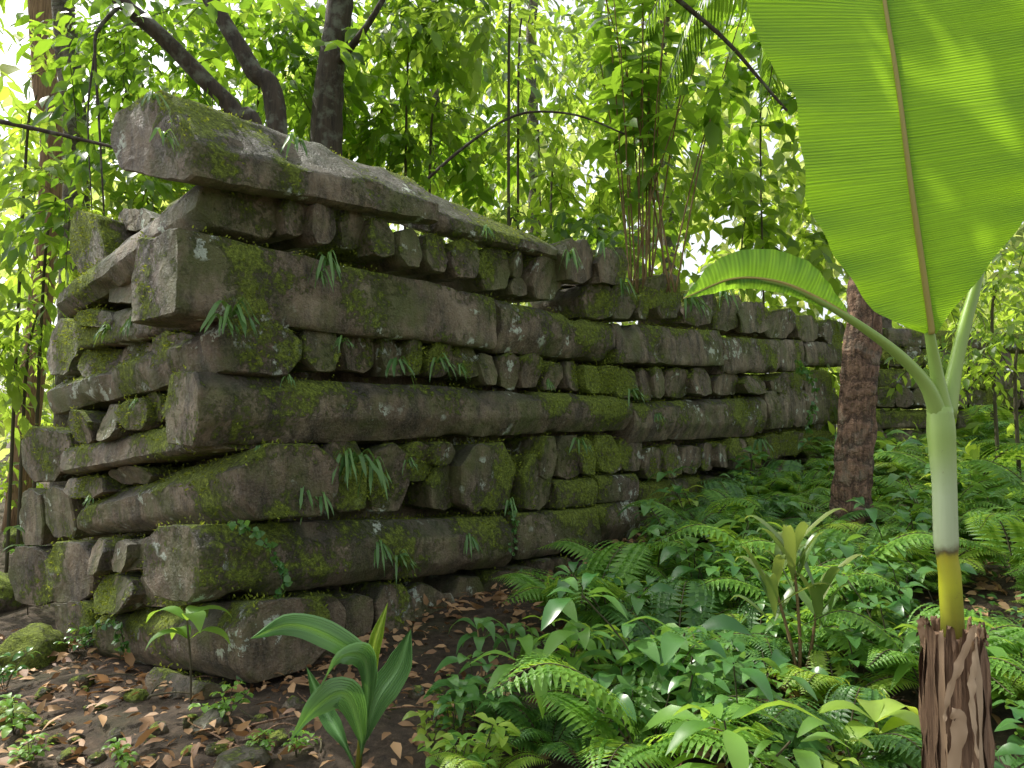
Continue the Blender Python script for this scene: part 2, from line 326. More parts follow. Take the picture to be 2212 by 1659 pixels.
head('L',55,920,150,1040,proud=-.05,moss=.05);head('L',85,1050,165,1165,proud=-.08,moss=.05);head('L',30,1180,110,1310,proud=-.15,moss=.0,D=.4);head('L',35,1055,92,1180,proud=-.2,D=.4)
# plain box for the rubble core, added behind the faces to stop light leaking
mb=MB();q=[]
for z in (-.3,2.5):
    i=.42
    a=P0-nR*i-nL*i;q+=[a+A3(0,0,z),a+dR*12.5+A3(0,0,z),a+dR*12.5+dL*2.6+A3(0,0,z),a+dL*2.6+A3(0,0,z)]
mb.add(np.array(q),[(0,1,2,3)[::-1],(4,5,6,7),(0,1,5,4),(1,2,6,5),(2,3,7,6),(3,0,4,7)])
me=mb.mesh('core_light_block',[STONE],P0,smooth=False);ob('core_light_block',me,tuple(P0),wall)
# far wall
w2=ob('stone_wall',None,(5.9,12.4,1.0),label='distant low stretch of the same stacked basalt wall',cat='stone wall')
for k in range(7):
    z=1.0+k*.34;x=5.6+.1*k
    while x<10-.3*k:
        L=(1.6+rng.random()*1.4) if k%2==0 else .35;y=12.4+.25*(x-5.6)
        if k%2==0:
            A=[A3(x,y+.5*a,z+.31*f) for a,f in XS['a']];B=[p+A3(L-.05,.25*L,0) for p in A]
        else:
            tt=HT[rng.integers(5)];A=[A3(x+L*a,y,z+.34*(1-f)) for a,f in tt];B=[p+A3(0,.5,0) for p in A]
        stone('stone_log' if k%2==0 else 'stone_block',A,B,w2,.1);x+=L
# moss tufts
mp_=np.concatenate(MOSSP);mn_=np.concatenate(MOSSN)
idx=rng.integers(0,len(mp_),54000);pp=mp_[idx]+rng.normal(size=(len(idx),3))*.016;nn=mn_[idx]
mb=MB();d=nn+rng.normal(size=nn.shape)*.6;d[:,2]-=.35
leaves(mb,pp,d,rng.normal(size=nn.shape),rng.uniform(.010,.032,len(pp)),.42)
ob('moss',mb.mesh('moss',[LMOSS],P0),tuple(P0),label='thick green moss tufts clinging to the basalt logs',cat='moss',kind='stuff')
# ------------------------------------------------ ground
u=np.linspace(-1,1,221);gx=np.sign(u)*(abs(u)*9+abs(u)**6*390);gy=gx+6
X,Y=np.meshgrid(gx,gy);Z=g(X,Y)
hh=np.array([noise.noise(Vector((a*3,b*3,0))) for a,b in zip(X.ravel(),Y.ravel())]).reshape(X.shape)*.03
n=len(u);mb=MB();ii,jj=np.meshgrid(np.arange(n-1),np.arange(n-1));i0=(jj*n+ii).ravel()
mb.add(np.stack([X,Y,Z+hh],-1),[(0,1,2)]);mb.L=[np.stack([i0,i0+1,i0+n+1,i0+n],1).ravel()];mb.T=[np.full(len(i0),4)];mb.M=[np.zeros(len(i0))]
ob('ground',mb.mesh('ground',[SOIL]),label='dark forest soil with roots and debris',cat='ground',kind='structure')
def inwall(x,y,mar=.15):
    p=np.stack([x-P0[0],y-P0[1]],-1);return ((p@nR[:2])<mar)&((p@nL[:2])<mar)
# leaf litter
NL=15000
x=rng.uniform(-4.5,5,NL);y=rng.uniform(2.6,8.5,NL);k=~inwall(x,y,.02)&(np.sin(x*3+y)*np.sin(y*2.7-x)+rng.uniform(-1,1,NL)>-.6);x=x[k];y=y[k]
pos=np.stack([x,y,g(x,y)+rng.uniform(.01,.07,len(x))],1);d=rng.normal(size=(len(x),3));d[:,2]*=.3
mb=MB();leaves(mb,pos,d,A3(0,0,1)+rng.normal(size=(len(x),3))*.6,rng.uniform(.02,.17,len(x))*rng.uniform(.4,1,len(x)),.42)
ob('leaf_litter',mb.mesh('leaf_litter',[LDRY]),label='scattered dry brown fallen leaves',cat='fallen leaves',kind='stuff')
# fallen sticks
for i in range(16):
    px,py=(rng.uniform(60,1000),rng.uniform(1470,1650));p=gp(px,py);a=rng.uniform(0,3.14);l=rng.uniform(.12,.5);d=A3(math.cos(a),math.sin(a),rng.uniform(-.05,.1));mb=MB()
    pts=spline([p+A3(0,0,.03)-d*l/2,p+A3(0,0,.05)+rng.normal(size=3)*.015,p+A3(0,0,.03)+d*l/2],8);tube(mb,pts,np.linspace(.007,.003,8),5,0,.1)
    ob('fallen_stick',mb.mesh('fallen_stick',[TWIG if i%2 else DRY],p),tuple(p),label='thin dead stick lying on the leaf litter',cat='stick',group='dead sticks on the ground')
# rocks
def rock(px,py,r,moss=.1,lab='mossy stone lying in the leaf litter'):
    p=gp(px,py)
    bm=bmesh.new();bmesh.ops.create_icosphere(bm,subdivisions=4,radius=1);sd=Vector(rng.uniform(0,60,3));s=rng.uniform(.7,1.3,3)
    pl=[(nrm(rng.normal(size=3)),rng.uniform(.55,.8)) for _ in range(9)]
    for v in bm.verts:
        q=v.co.copy()
        for nn_,h in pl:
            dd=q.dot(Vector(nn_))
            if dd>h: q-=Vector(nn_)*(dd-h)*.85
        k=1+.12*noise.noise(q*4+sd)+.05*noise.noise(q*12+sd);v.co=Vector((q.x*s[0],q.y*s[1],q.z*.7))*k*r*1.2
    me=bpy.data.meshes.new('rock');bm.to_mesh(me);bm.free();me.materials.append(STONE)
    me.polygons.foreach_set('use_smooth',[True]*len(me.polygons))
    a=me.attributes.new('moss','FLOAT','POINT');a.data.foreach_set('value',[.3+moss+.3*v.normal.z+.4*noise.noise(v.co*3/r*.3+sd) for v in me.vertices])
    ob('rock',me,(p[0],p[1],p[2]+r*.2),label=lab,cat='rock',group='loose stones at the foot of the wall')
for a in [(50,1440,.28,.35),(20,1300,.3,.1),(295,1515,.07,.3),(520,1660,.1,-.2),(400,1500,.1,-.2),(250,1590,.04,0),(180,1480,.06,.1),(345,1580,.05,0),(600,1600,.05,.2),(560,1560,.04,.1),(460,1570,.09,-.1),(900,1500,.05,-.1),(700,1530,.06,0),(30,1560,.1,.3),(150,1640,.05,0),(1180,1340,.07,0),(60,1180,.3,.2)]: rock(*a)
for i in range(34): rock(rng.uniform(0,1000),rng.uniform(1480,1655),rng.uniform(.02,.06),rng.uniform(-.2,.3))
# ------------------------------------------------ plants
def fern(nf,L,mat,seed,upf=1.):
    r=np.random.default_rng(seed);mb=MB()
    for i in range(nf):
        a=i*2*math.pi/nf+r.uniform(-.4,.4);l=L*r.uniform(.7,1.1);o=A3(math.cos(a),math.sin(a),0);up=r.uniform(.6,1.1)*upf
        P=[A3(0,0,0),o*l*.25+A3(0,0,l*.42*up),o*l*.6+A3(0,0,l*.6*up),o*l*.95+A3(0,0,l*.5*up)]
        pts=spline(P,26);tube(mb,pts,np.linspace(.005,.0015,26),4,1,cap=False)
        tg=nrm(np.gradient(pts,axis=0));sd=nrm(np.cross(tg,A3(0,0,1)));nn=np.cross(sd,tg)
        t=np.linspace(0,1,26)[5:];w=l*.30*np.sin(np.clip((t-.12)/.88,0,1)**.6*math.pi*.97+.05)
        for s in (-1,1):
            leaves(mb,pts[5:],sd[5:]*s+tg[5:]*.35-A3(0,0,.15),nn[5:]+r.normal(size=(21,3))*.1,w+.01,.2,0)
            for q in (.35,.6,.8):
                leaves(mb,pts[5:]+(sd[5:]*s+tg[5:]*.35)*(w*q)[:,None],sd[5:]*s*.3+tg[5:],nn[5:],w*.22*(1.2-q)+.004,.5,0)
                leaves(mb,pts[5:]+(sd[5:]*s+tg[5:]*.35)*(w*q)[:,None],sd[5:]*s*.6-tg[5:],nn[5:],w*.22*(1.2-q)+.004,.5,0)
    return mb.mesh('fern',[mat,TWIG])
def herb(ns,H,ls,mat,seed,wid=.42,nl=6):
    r=np.random.default_rng(seed);mb=MB()
    for i in range(ns):
        a=r.uniform(0,6.28);h=H*r.uniform(.4,1.15);o=A3(math.cos(a),math.sin(a),0)*H*r.uniform(.1,.7)
        pts=spline([A3(0,0,0),o*.4+A3(0,0,h*.6),o+A3(0,0,h)],8);tube(mb,pts,.0035,4,1,cap=False)
        for lev,(zf,kk) in enumerate(((1.,nl),(.68,3))):
            c=pts[int(7*zf)]
            for j in range(kk):
                b=j*6.283/kk+r.uniform(-.3,.3)+lev;d=A3(math.cos(b),math.sin(b),r.uniform(-.3,.35))
                s=ls*r.uniform(.6,1.15);st=c+d*s*.2;sd=np.cross(d,A3(0,0,1));l=s
                w=wid*.5*s;blade(mb,[st,st+d*l*.5+A3(0,0,.1*l),st+d*l-A3(0,0,.18*l)],[.002,w*.8,w,w*.75,.0],[.002,w*.8,w,w*.75,.0],sd+r.normal(size=3)*.25,.2,0,7,1)
    return mb.mesh('herb',[mat,TWIG])
FM=[fern(9,.55,LFERN,1,1.2),fern(11,.65,LF2,2,1.),fern(8,.46,LFERN,3,1.4),fern(8,.42,LLIME,4,1.2),fern(7,.8,LFERN,5,1.1)]
HM=[herb(4,.38,.14,LHERB,11,.5,5),herb(5,.3,.11,LHERB,12,.55,5),herb(3,.5,.17,LHERB,13,.4,6),herb(5,.26,.09,LFERN,14,.6,5),herb(4,.34,.12,LLIME,15,.5,5),herb(3,.5,.2,LFERN,16,.32,6)]
def scat(n,xr,yr,cond):
    o=[]
    while len(o)<n:
        x=rng.uniform(*xr);y=rng.uniform(*yr)
        if cond(x,y) and not inwall(x,y,.25) and abs(x)<y*.75+.3: o.append((x,y))
    return o
def dens(x,y):
    lim=-.4+max(0,(y-3.8))*.5 if y<7 else 1.2+(y-7)*.3
    return x>lim and (abs(x-1.47)>.22 or abs(y-2.6)>.3)
def fdens(x,y): return dens(x,y) and (y>4.3 or rng.random()<.45) and (y<9 or rng.random()<.5) and math.sin(x*2.7)*math.sin(y*2.2+1)>-.6
def hdens(x,y): return dens(x,y) and (y<5.5 or rng.random()<.45) and math.sin(x*4+1)*math.sin(y*3.3)>-.45
for x,y in scat(135,(-.4,9),(3.2,13),fdens):
    i=rng.choice(5,p=[.26,.16,.2,.17,.21])
    far=1+max(0,y-5)*.07
    ob('fern',FM[i],(x,y,float(g(x,y))-.02),label='green feathery fern growing by the wall' if i!=3 else 'pale lime young fern',cat='fern',group='ferns on the forest floor',rz=rng.uniform(0,6.28),sc=rng.uniform(.55,1.2)*far)
for x,y in scat(165,(-.7,8),(2.8,11),hdens):
    i=rng.choice(6,p=[.22,.17,.17,.13,.15,.16])
    ob('broadleaf_herb',HM[i],(x,y,float(g(x,y))-.01),label='low broadleaf forest herb with glossy leaflets' if i!=4 else 'low herb with pale lime leaflets',cat='plant',group='broadleaf herbs on the forest floor',rz=rng.uniform(0,6.28),sc=rng.uniform(.5,1.35)*(1+max(0,y-5)*.06))
for px,py,i,s in [(30,1590,3,.8),(220,1400,3,.6),(60,1250,2,.8),(100,1210,0,.7),(490,1560,3,.7),(560,1640,3,.5),(180,1420,1,.6),(10,1500,1,.7),(60,1660,3,.6),(260,1660,3,.5),(640,1640,3,.5)]:
    p=gp(px,py);ob('broadleaf_herb',HM[i],tuple(p),label='low broadleaf forest herb with glossy leaflets',cat='plant',group='broadleaf herbs on the forest floor',rz=rng.uniform(0,6.28),sc=s)
# ground cover stuff
x=rng.uniform(-1,9,10000);y=rng.uniform(2.8,15,10000)
k=(~inwall(x,y,.1))&(x>-.1+np.maximum(0,y-3.8)*.48)&(np.sin(x*2.3+2)*np.sin(y*2.9)+rng.uniform(-.6,.6,10000)>-.1);x=x[k];y=y[k];n=len(x)
pos=np.stack([x,y,g(x,y)+rng.uniform(.02,.16,n)],1);d=rng.normal(size=(n,3));d[:,2]=rng.uniform(-.3,.4,n)
mb=MB();leaves(mb,pos,d,A3(0,0,1)+rng.normal(size=(n,3))*.35,rng.uniform(.03,.09,n),.55)
x=rng.uniform(-12,30,18000);y=rng.uniform(7,34,18000)
k=(~inwall(x,y,.3))&((x>4.5)|(x<-4.6));x=x[k];y=y[k];n=len(x)
pos=np.stack([x,y,g(x,y)+rng.uniform(.02,.6,n)],1);d=rng.normal(size=(n,3))
leaves(mb,pos,d,A3(0,0,1)+rng.normal(size=(n,3))*.5,rng.uniform(.12,.3,n),.45,1)
ob('ground_cover',mb.mesh('ground_cover',[LHERB,LBRT]),label='low leafy undergrowth carpeting the soil',cat='undergrowth',kind='stuff')
# strap ferns hanging on the wall
def strap(seed):
    r=np.random.default_rng(seed);mb=MB()
    for i in range(9):
        a=r.uniform(-1.5,1.5);o=nR*math.cos(a)+dR*math.sin(a);l=r.uniform(.1,.26);w=r.uniform(.008,.016);h=r.uniform(.1,.5);dr=r.uniform(.3,1)
        blade(mb,[A3(0,0,0),o*l*.3+A3(0,0,l*h),o*l*.65-A3(0,0,l*(dr*.3)),o*l*.85-A3(0,0,l*dr)],[.003,w,w,w*.8,.001],[.003,w,w,w*.8,.001],np.cross(o,A3(0,0,1))+r.normal(size=3)*.3,.2,0,10,1,rip=.003)
    return mb.mesh('strap_fern',[LSTRAP])
SM=[strap(s) for s in range(21,27)]
for px,py,s in [(705,575,.9),(690,600,.6),(855,790,.9),(945,785,.9),(990,800,.6),(770,1000,1.2),(800,1020,1.),(745,1000,.9),(690,1080,.9),(655,1070,.8),(500,685,1.1),(640,315,.7),(815,1190,.8),(855,1210,.9),(1480,650,1.5),(1500,660,1.1),(330,215,.6),(350,300,.6),(480,700,.7),(1100,1090,.6),(1360,850,1.),(1640,960,1.3),(1010,1170,.7),(1250,960,.8),(740,740,.5),(1050,500,.5),(1230,560,.9),(1300,540,1.),(1340,620,.9),(1420,900,.6),(1560,640,1.2),(560,970,.4),(880,1000,.5),(1180,830,.5),(1130,1240,.5),(620,820,.4)]:
    p=onp(px,py,P0+nR*.11,nR)
    ob('strap_fern',SM[rng.integers(6)],tuple(p),label='small strap-leaved fern hanging from a wall crevice',cat='fern',group='small ferns rooted in the wall',rz=rng.uniform(-.6,.6),sc=s)
for px,py,s in [(240,715,.7),(285,705,.6),(300,870,.4),(200,1080,.4)]:
    p=onp(px,py,P0+nL*.17,nL);ob('strap_fern',SM[rng.integers(6)],tuple(p),label='small strap-leaved fern hanging from a wall crevice',cat='fern',group='small ferns rooted in the wall',rz=-1.6,sc=s)
def vine(P,pl=nR,off=.14,ls=.05,lab='leafy creeper trailing down the stones'):
    pts=np.array([onp(a,b,P0+pl*off,pl) for a,b in P]);pts=spline(pts,40);mb=MB();tube(mb,pts,.004,4,1)
    i=rng.integers(0,40,70);d=rng.normal(size=(70,3))*.7+pl*.4;d[:,2]-=.5
    leaves(mb,pts[i]+rng.normal(size=(70,3))*.012,d,pl+rng.normal(size=(70,3))*.4,rng.uniform(ls*.6,ls*1.2,70),.8)
    ob('creeper',mb.mesh('creeper',[LHERB,TWIG],pts[0]),tuple(pts[0]),label=lab,cat='creeper')
vine([(500,1125),(545,1150),(585,1190),(610,1240),(600,1290)],off=.17);vine([(1100,1090),(1112,1130),(1105,1200)],ls=.04);vine([(520,1340),(530,1400),(520,1470)],ls=.04)
vine([(190,1360),(250,1345),(270,1400)],nL,.12,.05);vine([(1720,780),(1760,840),(1740,930)],off=.3,ls=.1)
# ---------------- coconut seedling
b=gp(772,1665);y0=b[1]
cs=ob('coconut_seedling',None,tuple(b),label='young coconut seedling with pleated arching leaves',cat='palm seedling')
q=lambda px,py,dy=0:at(px,py,y0+dy)
def cleaf(P,w,side,fold=.25,mat=LCOCO,name='leaf'):
    mb=MB();blade(mb,P,w,w,side,fold,0,30,13,ribmat=None,pleat=.0065,curl=.15)
    me=mb.mesh(name,[mat],b);me.set_sharp_from_angle(angle=math.radians(20));ob(name,me,tuple(b),cs)
cleaf([q(775,1660),q(800,1540),q(800,1450,-.05),q(730,1385,-.1),q(630,1350,-.12),q(540,1380,-.15)],[.004,.006,.02,.07,.085,.06,.0],A3(.2,-.45,.85),.1)
cleaf([q(775,1660),q(790,1590),q(815,1510,.03),q(860,1440,.05),q(888,1358,.05)],[.004,.006,.05,.085,.06,.0],A3(.8,-.2,.4),.1)
cleaf([q(775,1660),q(795,1520),q(808,1400),q(838,1300,.05)],[.004,.006,.028,.030,.0],A3(.9,.2,.3),.3,LLIME)
cleaf([q(772,1660),q(790,1560,-.03),q(790,1430,-.1),q(735,1420,-.2),q(680,1500,-.22)],[.004,.006,.03,.07,.05,.0],A3(.5,-.3,.8),.1)
cleaf([q(772,1660),q(780,1590,-.03),q(745,1500,-.12),q(680,1530,-.16),q(625,1600,-.2)],[.004,.01,.06,.10,.07,.0],A3(.4,-.3,.85),.1)
cleaf([q(768,1660),q(740,1600),q(700,1530,.1),q(662,1440,.15)],[.004,.01,.04,.04,.0],A3(.8,.2,.4),.15)
mb=MB();tube(mb,[b-A3(0,0,.05),q(782,1560),q(790,1480)],[.016,.012,.008],8);ob('stem',mb.mesh('stem',[STALK],b),tuple(b),cs)
# ---------------- small seedling with big leaves
def seedling(px,py,top,ls,nl,lab,mats=(LHERB,TWIG)):
    b=gp(px,py);t=at(px-8,top,b[1]);mb=MB();pts=spline([b,(b+t)/2+A3(.01,0,0),t],10);tube(mb,pts,.006,6,1)
    for j in range(nl):
        a=j*2.4+.5;c=pts[9-(j//4)*2];d=A3(math.cos(a),math.sin(a)*.8,.15);l=ls*(1-.08*(j//3))
        blade(mb,[c,c+d*l*.4+A3(0,0,.04),c+d*l*.8,c+d*l-A3(0,0,.07)],[.003,.2*l,.22*l,.1*l,0],[.003,.2*l,.22*l,.1*l,0],np.cross(d,A3(0,0,1)),.15,0,12,2)
    ob('seedling',mb.mesh('seedling',list(mats),b),tuple(b),label=lab,cat='seedling')
seedling(412,1530,1340,.27,7,'slender seedling with large pale green leaves',(LFERN,TWIG))
seedling(1240,1560,1400,.22,8,'young sapling with glossy oval leaves',(LFERN,TWIG));seedling(1350,1600,1440,.24,8,'young sapling with glossy oval leaves')
seedling(1040,1500,1360,.18,8,'reddish-stemmed shrublet with oval leaves',(LHERB,REDST))
seedling(1110,1480,1370,.16,8,'reddish-stemmed shrublet with oval leaves',(LHERB,REDST))
seedling(1000,1620,1500,.18,8,'reddish-stemmed shrublet with oval leaves',(LHERB,REDST))
seedling(1520,1570,1420,.2,8,'young sapling with glossy oval leaves')
seedling(1900,1690,1560,.26,6,'sapling with pale yellow-green leaves',(LLIME,TWIG))
seedling(60,1330,1150,.24,7,'slender seedling with large pale green leaves',(LHERB,TWIG))
# cordyline
def cord(px,py,tops,lab):
    b=gp(px,py);mb=MB();ml=MB()
    for tx,ty in tops:
        t=at(tx,ty,b[1]);tube(mb,spline([b,(b*.6+t*.4)+A3(.02,0,0),t],10),[.013,.012,.010,.010,.009,.009,.008,.008,.007,.007],6)
        for j in range(10):
            a=j*2.4;d=A3(math.cos(a),math.sin(a),rng.uniform(.5,2.4));d/=np.linalg.norm(d);l=rng.uniform(.26,.44);c=t-A3(0,0,.025*j)
            blade(ml,[c,c+d*l*.5,c+d*l*.9-A3(0,0,.03),c+d*l*1.1-A3(0,0,.10)],[.005,.028,.032,.018,0],[.005,.028,.032,.018,0],np.cross(d,A3(0,0,1)),.3,0,9,1)
    o=ob('cordyline',None,tuple(b),label=lab,cat='plant');ob('stem',mb.mesh('stem',[REDST],b),tuple(b),o);ob('foliage',ml.mesh('foliage',[LCORD],b),tuple(b),o)
cord(1725,1500,[(1672,1260),(1768,1280),(1712,1185)],'upright cordyline shrub with broad olive-green leaves')
# ---------------- banana plant
bx=at(2060,1500,2.62);bb=A3(bx[0],2.62,float(g(bx[0],2.62)))
ban=ob('banana_plant',None,tuple(bb),label='young banana plant regrowing from a cut brown stump',cat='banana plant')
def part(name,mb,mats,uv=False): return ob(name,mb.mesh(name,mats,bb,uv=uv),tuple(bb),ban)
mb=MB();top=at(2057,1375,2.62);hs=np.linspace(0,1,16)
tube(mb,[bb*(1-h)+top*h-A3(0,0,.05*(1-h)) for h in hs],.080+.005*np.sin(hs*9),28,0,.04)
for i in range(34):
    a=i/34*6.283*2.03;c=A3(math.cos(a),math.sin(a),0);hh_=rng.uniform(-.03,.06);s0=rng.uniform(0,.35);st=bb*(1-s0)+top*s0;w=rng.uniform(.008,.026);o_=.087+.006*(i>16)
    blade(mb,[st+c*o_,(st+top)/2+c*(o_+.004),top+c*o_+A3(0,0,hh_*.4),top+c*rng.uniform(.07,.12)+A3(0,0,hh_)],[w,w,w,w*.6,.002],[w,w,w*.9,w*.4,.001],np.cross(c,A3(0,0,1))+rng.normal(size=3)*.08,-.2,0 if rng.random()<.8 else 1,16,2,rip=.004)
part('stump',mb,[DRY,LDRYP])
mb=MB()
for P,w in (([(2108,1350),(2080,1420),(2050,1500),(2040,1560)],.014),([(2000,1340),(1990,1350),(1995,1400)],.014),([(2055,1540),(2075,1560),(2060,1660),(2050,1720)],.026),([(2110,1400),(2100,1500),(2112,1640)],.012)):
    blade(mb,[at(a,c_,2.62-.115) for a,c_ in P],[w*.6,w,w*.7,.002],[w*.6,w,w*.8,.002],A3(1,0,.1),.2,0,18,2,rip=.005)
part('dry_sheath_strip',mb,[LDRYP])
bp_=lambda px,py,dy=0:at(px,py,2.62+dy)
mb=MB();pts=spline([bp_(2060,1400),bp_(2052,1250),bp_(2044,1180),bp_(2040,1050),bp_(2034,950),bp_(2030,880)],24)
tube(mb,pts,np.interp(np.linspace(0,1,24),[0,.36,.40,.6,.85,1],[.037,.033,.038,.038,.045,.040]),18,0,.008)
part('pseudostem',mb,[STALK])
# big leaf
L1=[bp_(2040,900,0),bp_(2022,800,-.02),bp_(2008,720,-.05),bp_(1985,560,-.1),bp_(1962,400,-.14),bp_(1935,190,-.17),bp_(1905,0,-.18),bp_(1875,-200,-.12),bp_(1845,-400,0),bp_(1825,-560,.12)]
mb=MB();full=spline(L1,60);tube(mb,full,np.interp(np.linspace(0,1,60),[0,.1,.3,1],[.032,.022,.013,.004]),10,0);part('petiole',mb,[STALK])
k=2.45/1660
wl=[x*k for x in (6,140,195,228,264,262,266,322,338,335,325,300,230,110,0)];wr=[x*k for x in (4,90,200,265,310,345,365,375,380,375,350,320,240,110,0)]
mb=MB();sp=spline(L1,60)[13:]+A3(0,-.012,0)
blade(mb,sp[::2],wl,wr,A3(1,.10,.13),.14,0,150,12,rip=.010,ribmat=1,rr=.0125);part('leaf',mb,[LBAN,RIB],True)
# second leaf
L2=[bp_(2032,905,0),bp_(2000,830,-.03),bp_(1940,765,-.06),bp_(1860,705,-.1),bp_(1770,650,-.14),bp_(1680,612,-.16),bp_(1580,606,-.18),bp_(1476,648,-.2)]
mb=MB();f2=spline(L2,50);tube(mb,f2[:44],np.interp(np.linspace(0,1,44),[0,.2,.6,1],[.032,.021,.012,.004]),10,0);part('petiole',mb,[STALK])
mb=MB();blade(mb,f2[23::2]+A3(0,-.006,.004),[.0,.02,.03,.035,.035,.03,.0],[.0,.06,.095,.10,.088,.06,.0],A3(.35,-.15,.95),.2,0,70,8,rip=.005,curl=.35,ribmat=1,rr=.007);part('leaf',mb,[LBAN2,RIB],True)
mb=MB();tube(mb,spline([bp_(2045,900,.01),bp_(2062,800,.02),bp_(2085,700,.03),bp_(2112,600,.05),bp_(2150,420,.1),bp_(2180,250,.15)],30),np.interp(np.linspace(0,1,30),[0,.2,1],[.032,.024,.012]),10,0);part('petiole',mb,[STALK])
# ------------------------------------------------ trees
def tree(name,P,r,bark,lab,cat,sprs,leafm,limbs=(),seg=14,gr=None,wob=.04):
    P=[np.asarray(p,float) for p in P];b=P[0];o=ob(name,None,tuple(b),label=lab,cat=cat,group=gr)
    mb=MB();pts=spline(P,40);rr=np.interp(np.linspace(0,1,40),np.linspace(0,1,len(r)),r);tube(mb,pts,rr,seg,0,wob)
    for Lp,lr in limbs: q=spline(Lp,20);tube(mb,q,np.linspace(lr,lr*.35,20),8,0,wob)
    ob('trunk',mb.mesh('trunk',[bark],b),tuple(b),o)
    if sprs:
        mb=MB()
        for (cen,rad,n,ls,K,wid) in sprs:
            nc_=max(5,n//9);cc=nrm(rng.normal(size=(nc_,3)))*rng.uniform(.2,1,(nc_,1));v=nrm(rng.normal(size=(n,3)))*rng.uniform(.1,1,(n,1));w=cc[rng.integers(0,len(cc),n)]+v*.4
            O=np.asarray(cen)+w*np.asarray(rad);D=w+rng.normal(size=(n,3))*.6;D[:,2]*=.4
            sprays(mb,O,D,K,ls*3.,ls,wid,0,1)
        ob('crown',mb.mesh('crown',[leafm,TWIG],b),tuple(b),o)
    return o
G=lambda x,y,z=0:A3(x,y,float(g(x,y))+z)
wp=at
b1=wp(705,320,9);tree('tree',[A3(b1[0],9,.4),b1,wp(715,150,9),wp(735,0,9),wp(760,-300,9)],[.24,.19,.16,.15,.12],BARK,'stout dark-trunked tree standing behind the wall','tree',
 [(wp(760,20,10.4),(2.2,1.5,1.0),60,.27,7,.42),(wp(650,130,10.2),(1.4,1,.8),30,.24,7,.42),(wp(620,60,8.4),(1.,.5,.6),14,.22,7,.42)],LNEAR,[([wp(715,150,9),wp(790,60,8.6),wp(860,-60,8.4)],.06)])
b2=wp(600,290,8);tree('tree',[A3(b2[0]+.1,8,.4),b2,wp(545,150,8),wp(480,40,8),wp(420,-80,8),wp(380,-300,8)],[.13,.11,.095,.085,.08,.07],BARK,'leaning dark tree trunk behind the capstone','tree',
 [(wp(480,60,9.4),(1.5,1,.8),40,.24,7,.42),(wp(330,120,9),(1.,.8,.8),26,.22,7,.42),(wp(420,120,7.3),(.8,.4,.5),10,.2,7,.42)],LNEAR)
b3=wp(510,245,7.4);tree('tree',[A3(b3[0]+.6,7.6,.3),b3+A3(.25,0,-.5),b3,wp(430,160,7.3),wp(340,70,7.2),wp(265,5,7.1),wp(150,-120,7)],[.11,.09,.085,.08,.075,.07,.06],BARK,'bare leaning tree limb with bracket lichen','tree',
 [(wp(220,60,8.2),(1.2,.8,.6),26,.22,7,.42),(wp(300,380,8.5),(1.,.7,.8),36,.2,7,.42)],LNEAR,[([wp(265,5,7.1),wp(215,60,7.0),wp(205,110,7.),wp(215,280,7.),wp(225,470,7.)],.022),([wp(205,110,7.0),wp(190,250,7.),wp(200,480,7.)],.013)])
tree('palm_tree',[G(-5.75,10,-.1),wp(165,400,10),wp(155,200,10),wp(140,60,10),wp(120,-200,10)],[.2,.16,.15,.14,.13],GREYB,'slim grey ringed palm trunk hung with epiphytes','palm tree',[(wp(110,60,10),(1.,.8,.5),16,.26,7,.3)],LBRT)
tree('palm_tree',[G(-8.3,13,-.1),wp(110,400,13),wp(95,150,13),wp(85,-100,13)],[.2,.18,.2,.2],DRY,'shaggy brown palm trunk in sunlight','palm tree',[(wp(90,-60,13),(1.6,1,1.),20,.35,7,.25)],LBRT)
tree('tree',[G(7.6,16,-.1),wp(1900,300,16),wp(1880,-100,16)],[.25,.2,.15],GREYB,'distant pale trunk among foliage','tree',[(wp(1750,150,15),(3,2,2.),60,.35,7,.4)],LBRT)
for px,yy,r in ((940,15,.14),(1155,17,.14),(1440,18,.16)):
    p=wp(px,400,yy);tree('tree',[A3(p[0],yy,.8),p,wp(px+rng.uniform(-20,20),100,yy),wp(px+rng.uniform(-40,40),-250,yy)],[r*1.2,r,r*.9,r*.7],GREYB,'slender distant forest tree with pale bark','tree',
     [(wp(px+rng.uniform(-60,60),30,yy),(2.8,1.5,1.6),64,.34,7,.42),(wp(px,300,yy),(2.4,1.5,1.3),46,.3,7,.42)],LBRT,gr='slender background forest trees')
def shrub(px,py,yy,rad,n,ls,mat,lab,zb=1.,wid=.42):
    c=wp(px,py,yy);tree('shrub',[A3(c[0],yy,zb),c-A3(0,0,rad[2]*.6),c+A3(.1,0,rad[2]*.3)],[.022,.018,.01],TWIG,lab,'shrub',[(c,rad,n,ls,7,wid)],mat,seg=8)
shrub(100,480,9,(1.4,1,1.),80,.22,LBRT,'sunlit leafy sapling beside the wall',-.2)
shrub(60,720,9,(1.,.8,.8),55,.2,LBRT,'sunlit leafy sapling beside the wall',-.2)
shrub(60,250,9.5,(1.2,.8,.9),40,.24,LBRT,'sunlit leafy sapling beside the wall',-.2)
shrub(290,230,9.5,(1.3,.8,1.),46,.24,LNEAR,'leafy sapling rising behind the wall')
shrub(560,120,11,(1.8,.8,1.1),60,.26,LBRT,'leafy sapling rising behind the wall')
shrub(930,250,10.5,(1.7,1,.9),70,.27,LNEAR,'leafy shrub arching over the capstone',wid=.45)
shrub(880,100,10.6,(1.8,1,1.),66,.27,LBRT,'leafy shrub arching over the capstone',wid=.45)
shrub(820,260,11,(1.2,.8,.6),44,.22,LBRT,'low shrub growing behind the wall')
shrub(1120,60,11,(2.2,1,1.2),130,.22,LBRT,'airy tree crown of narrow drooping leaves',1,.28)
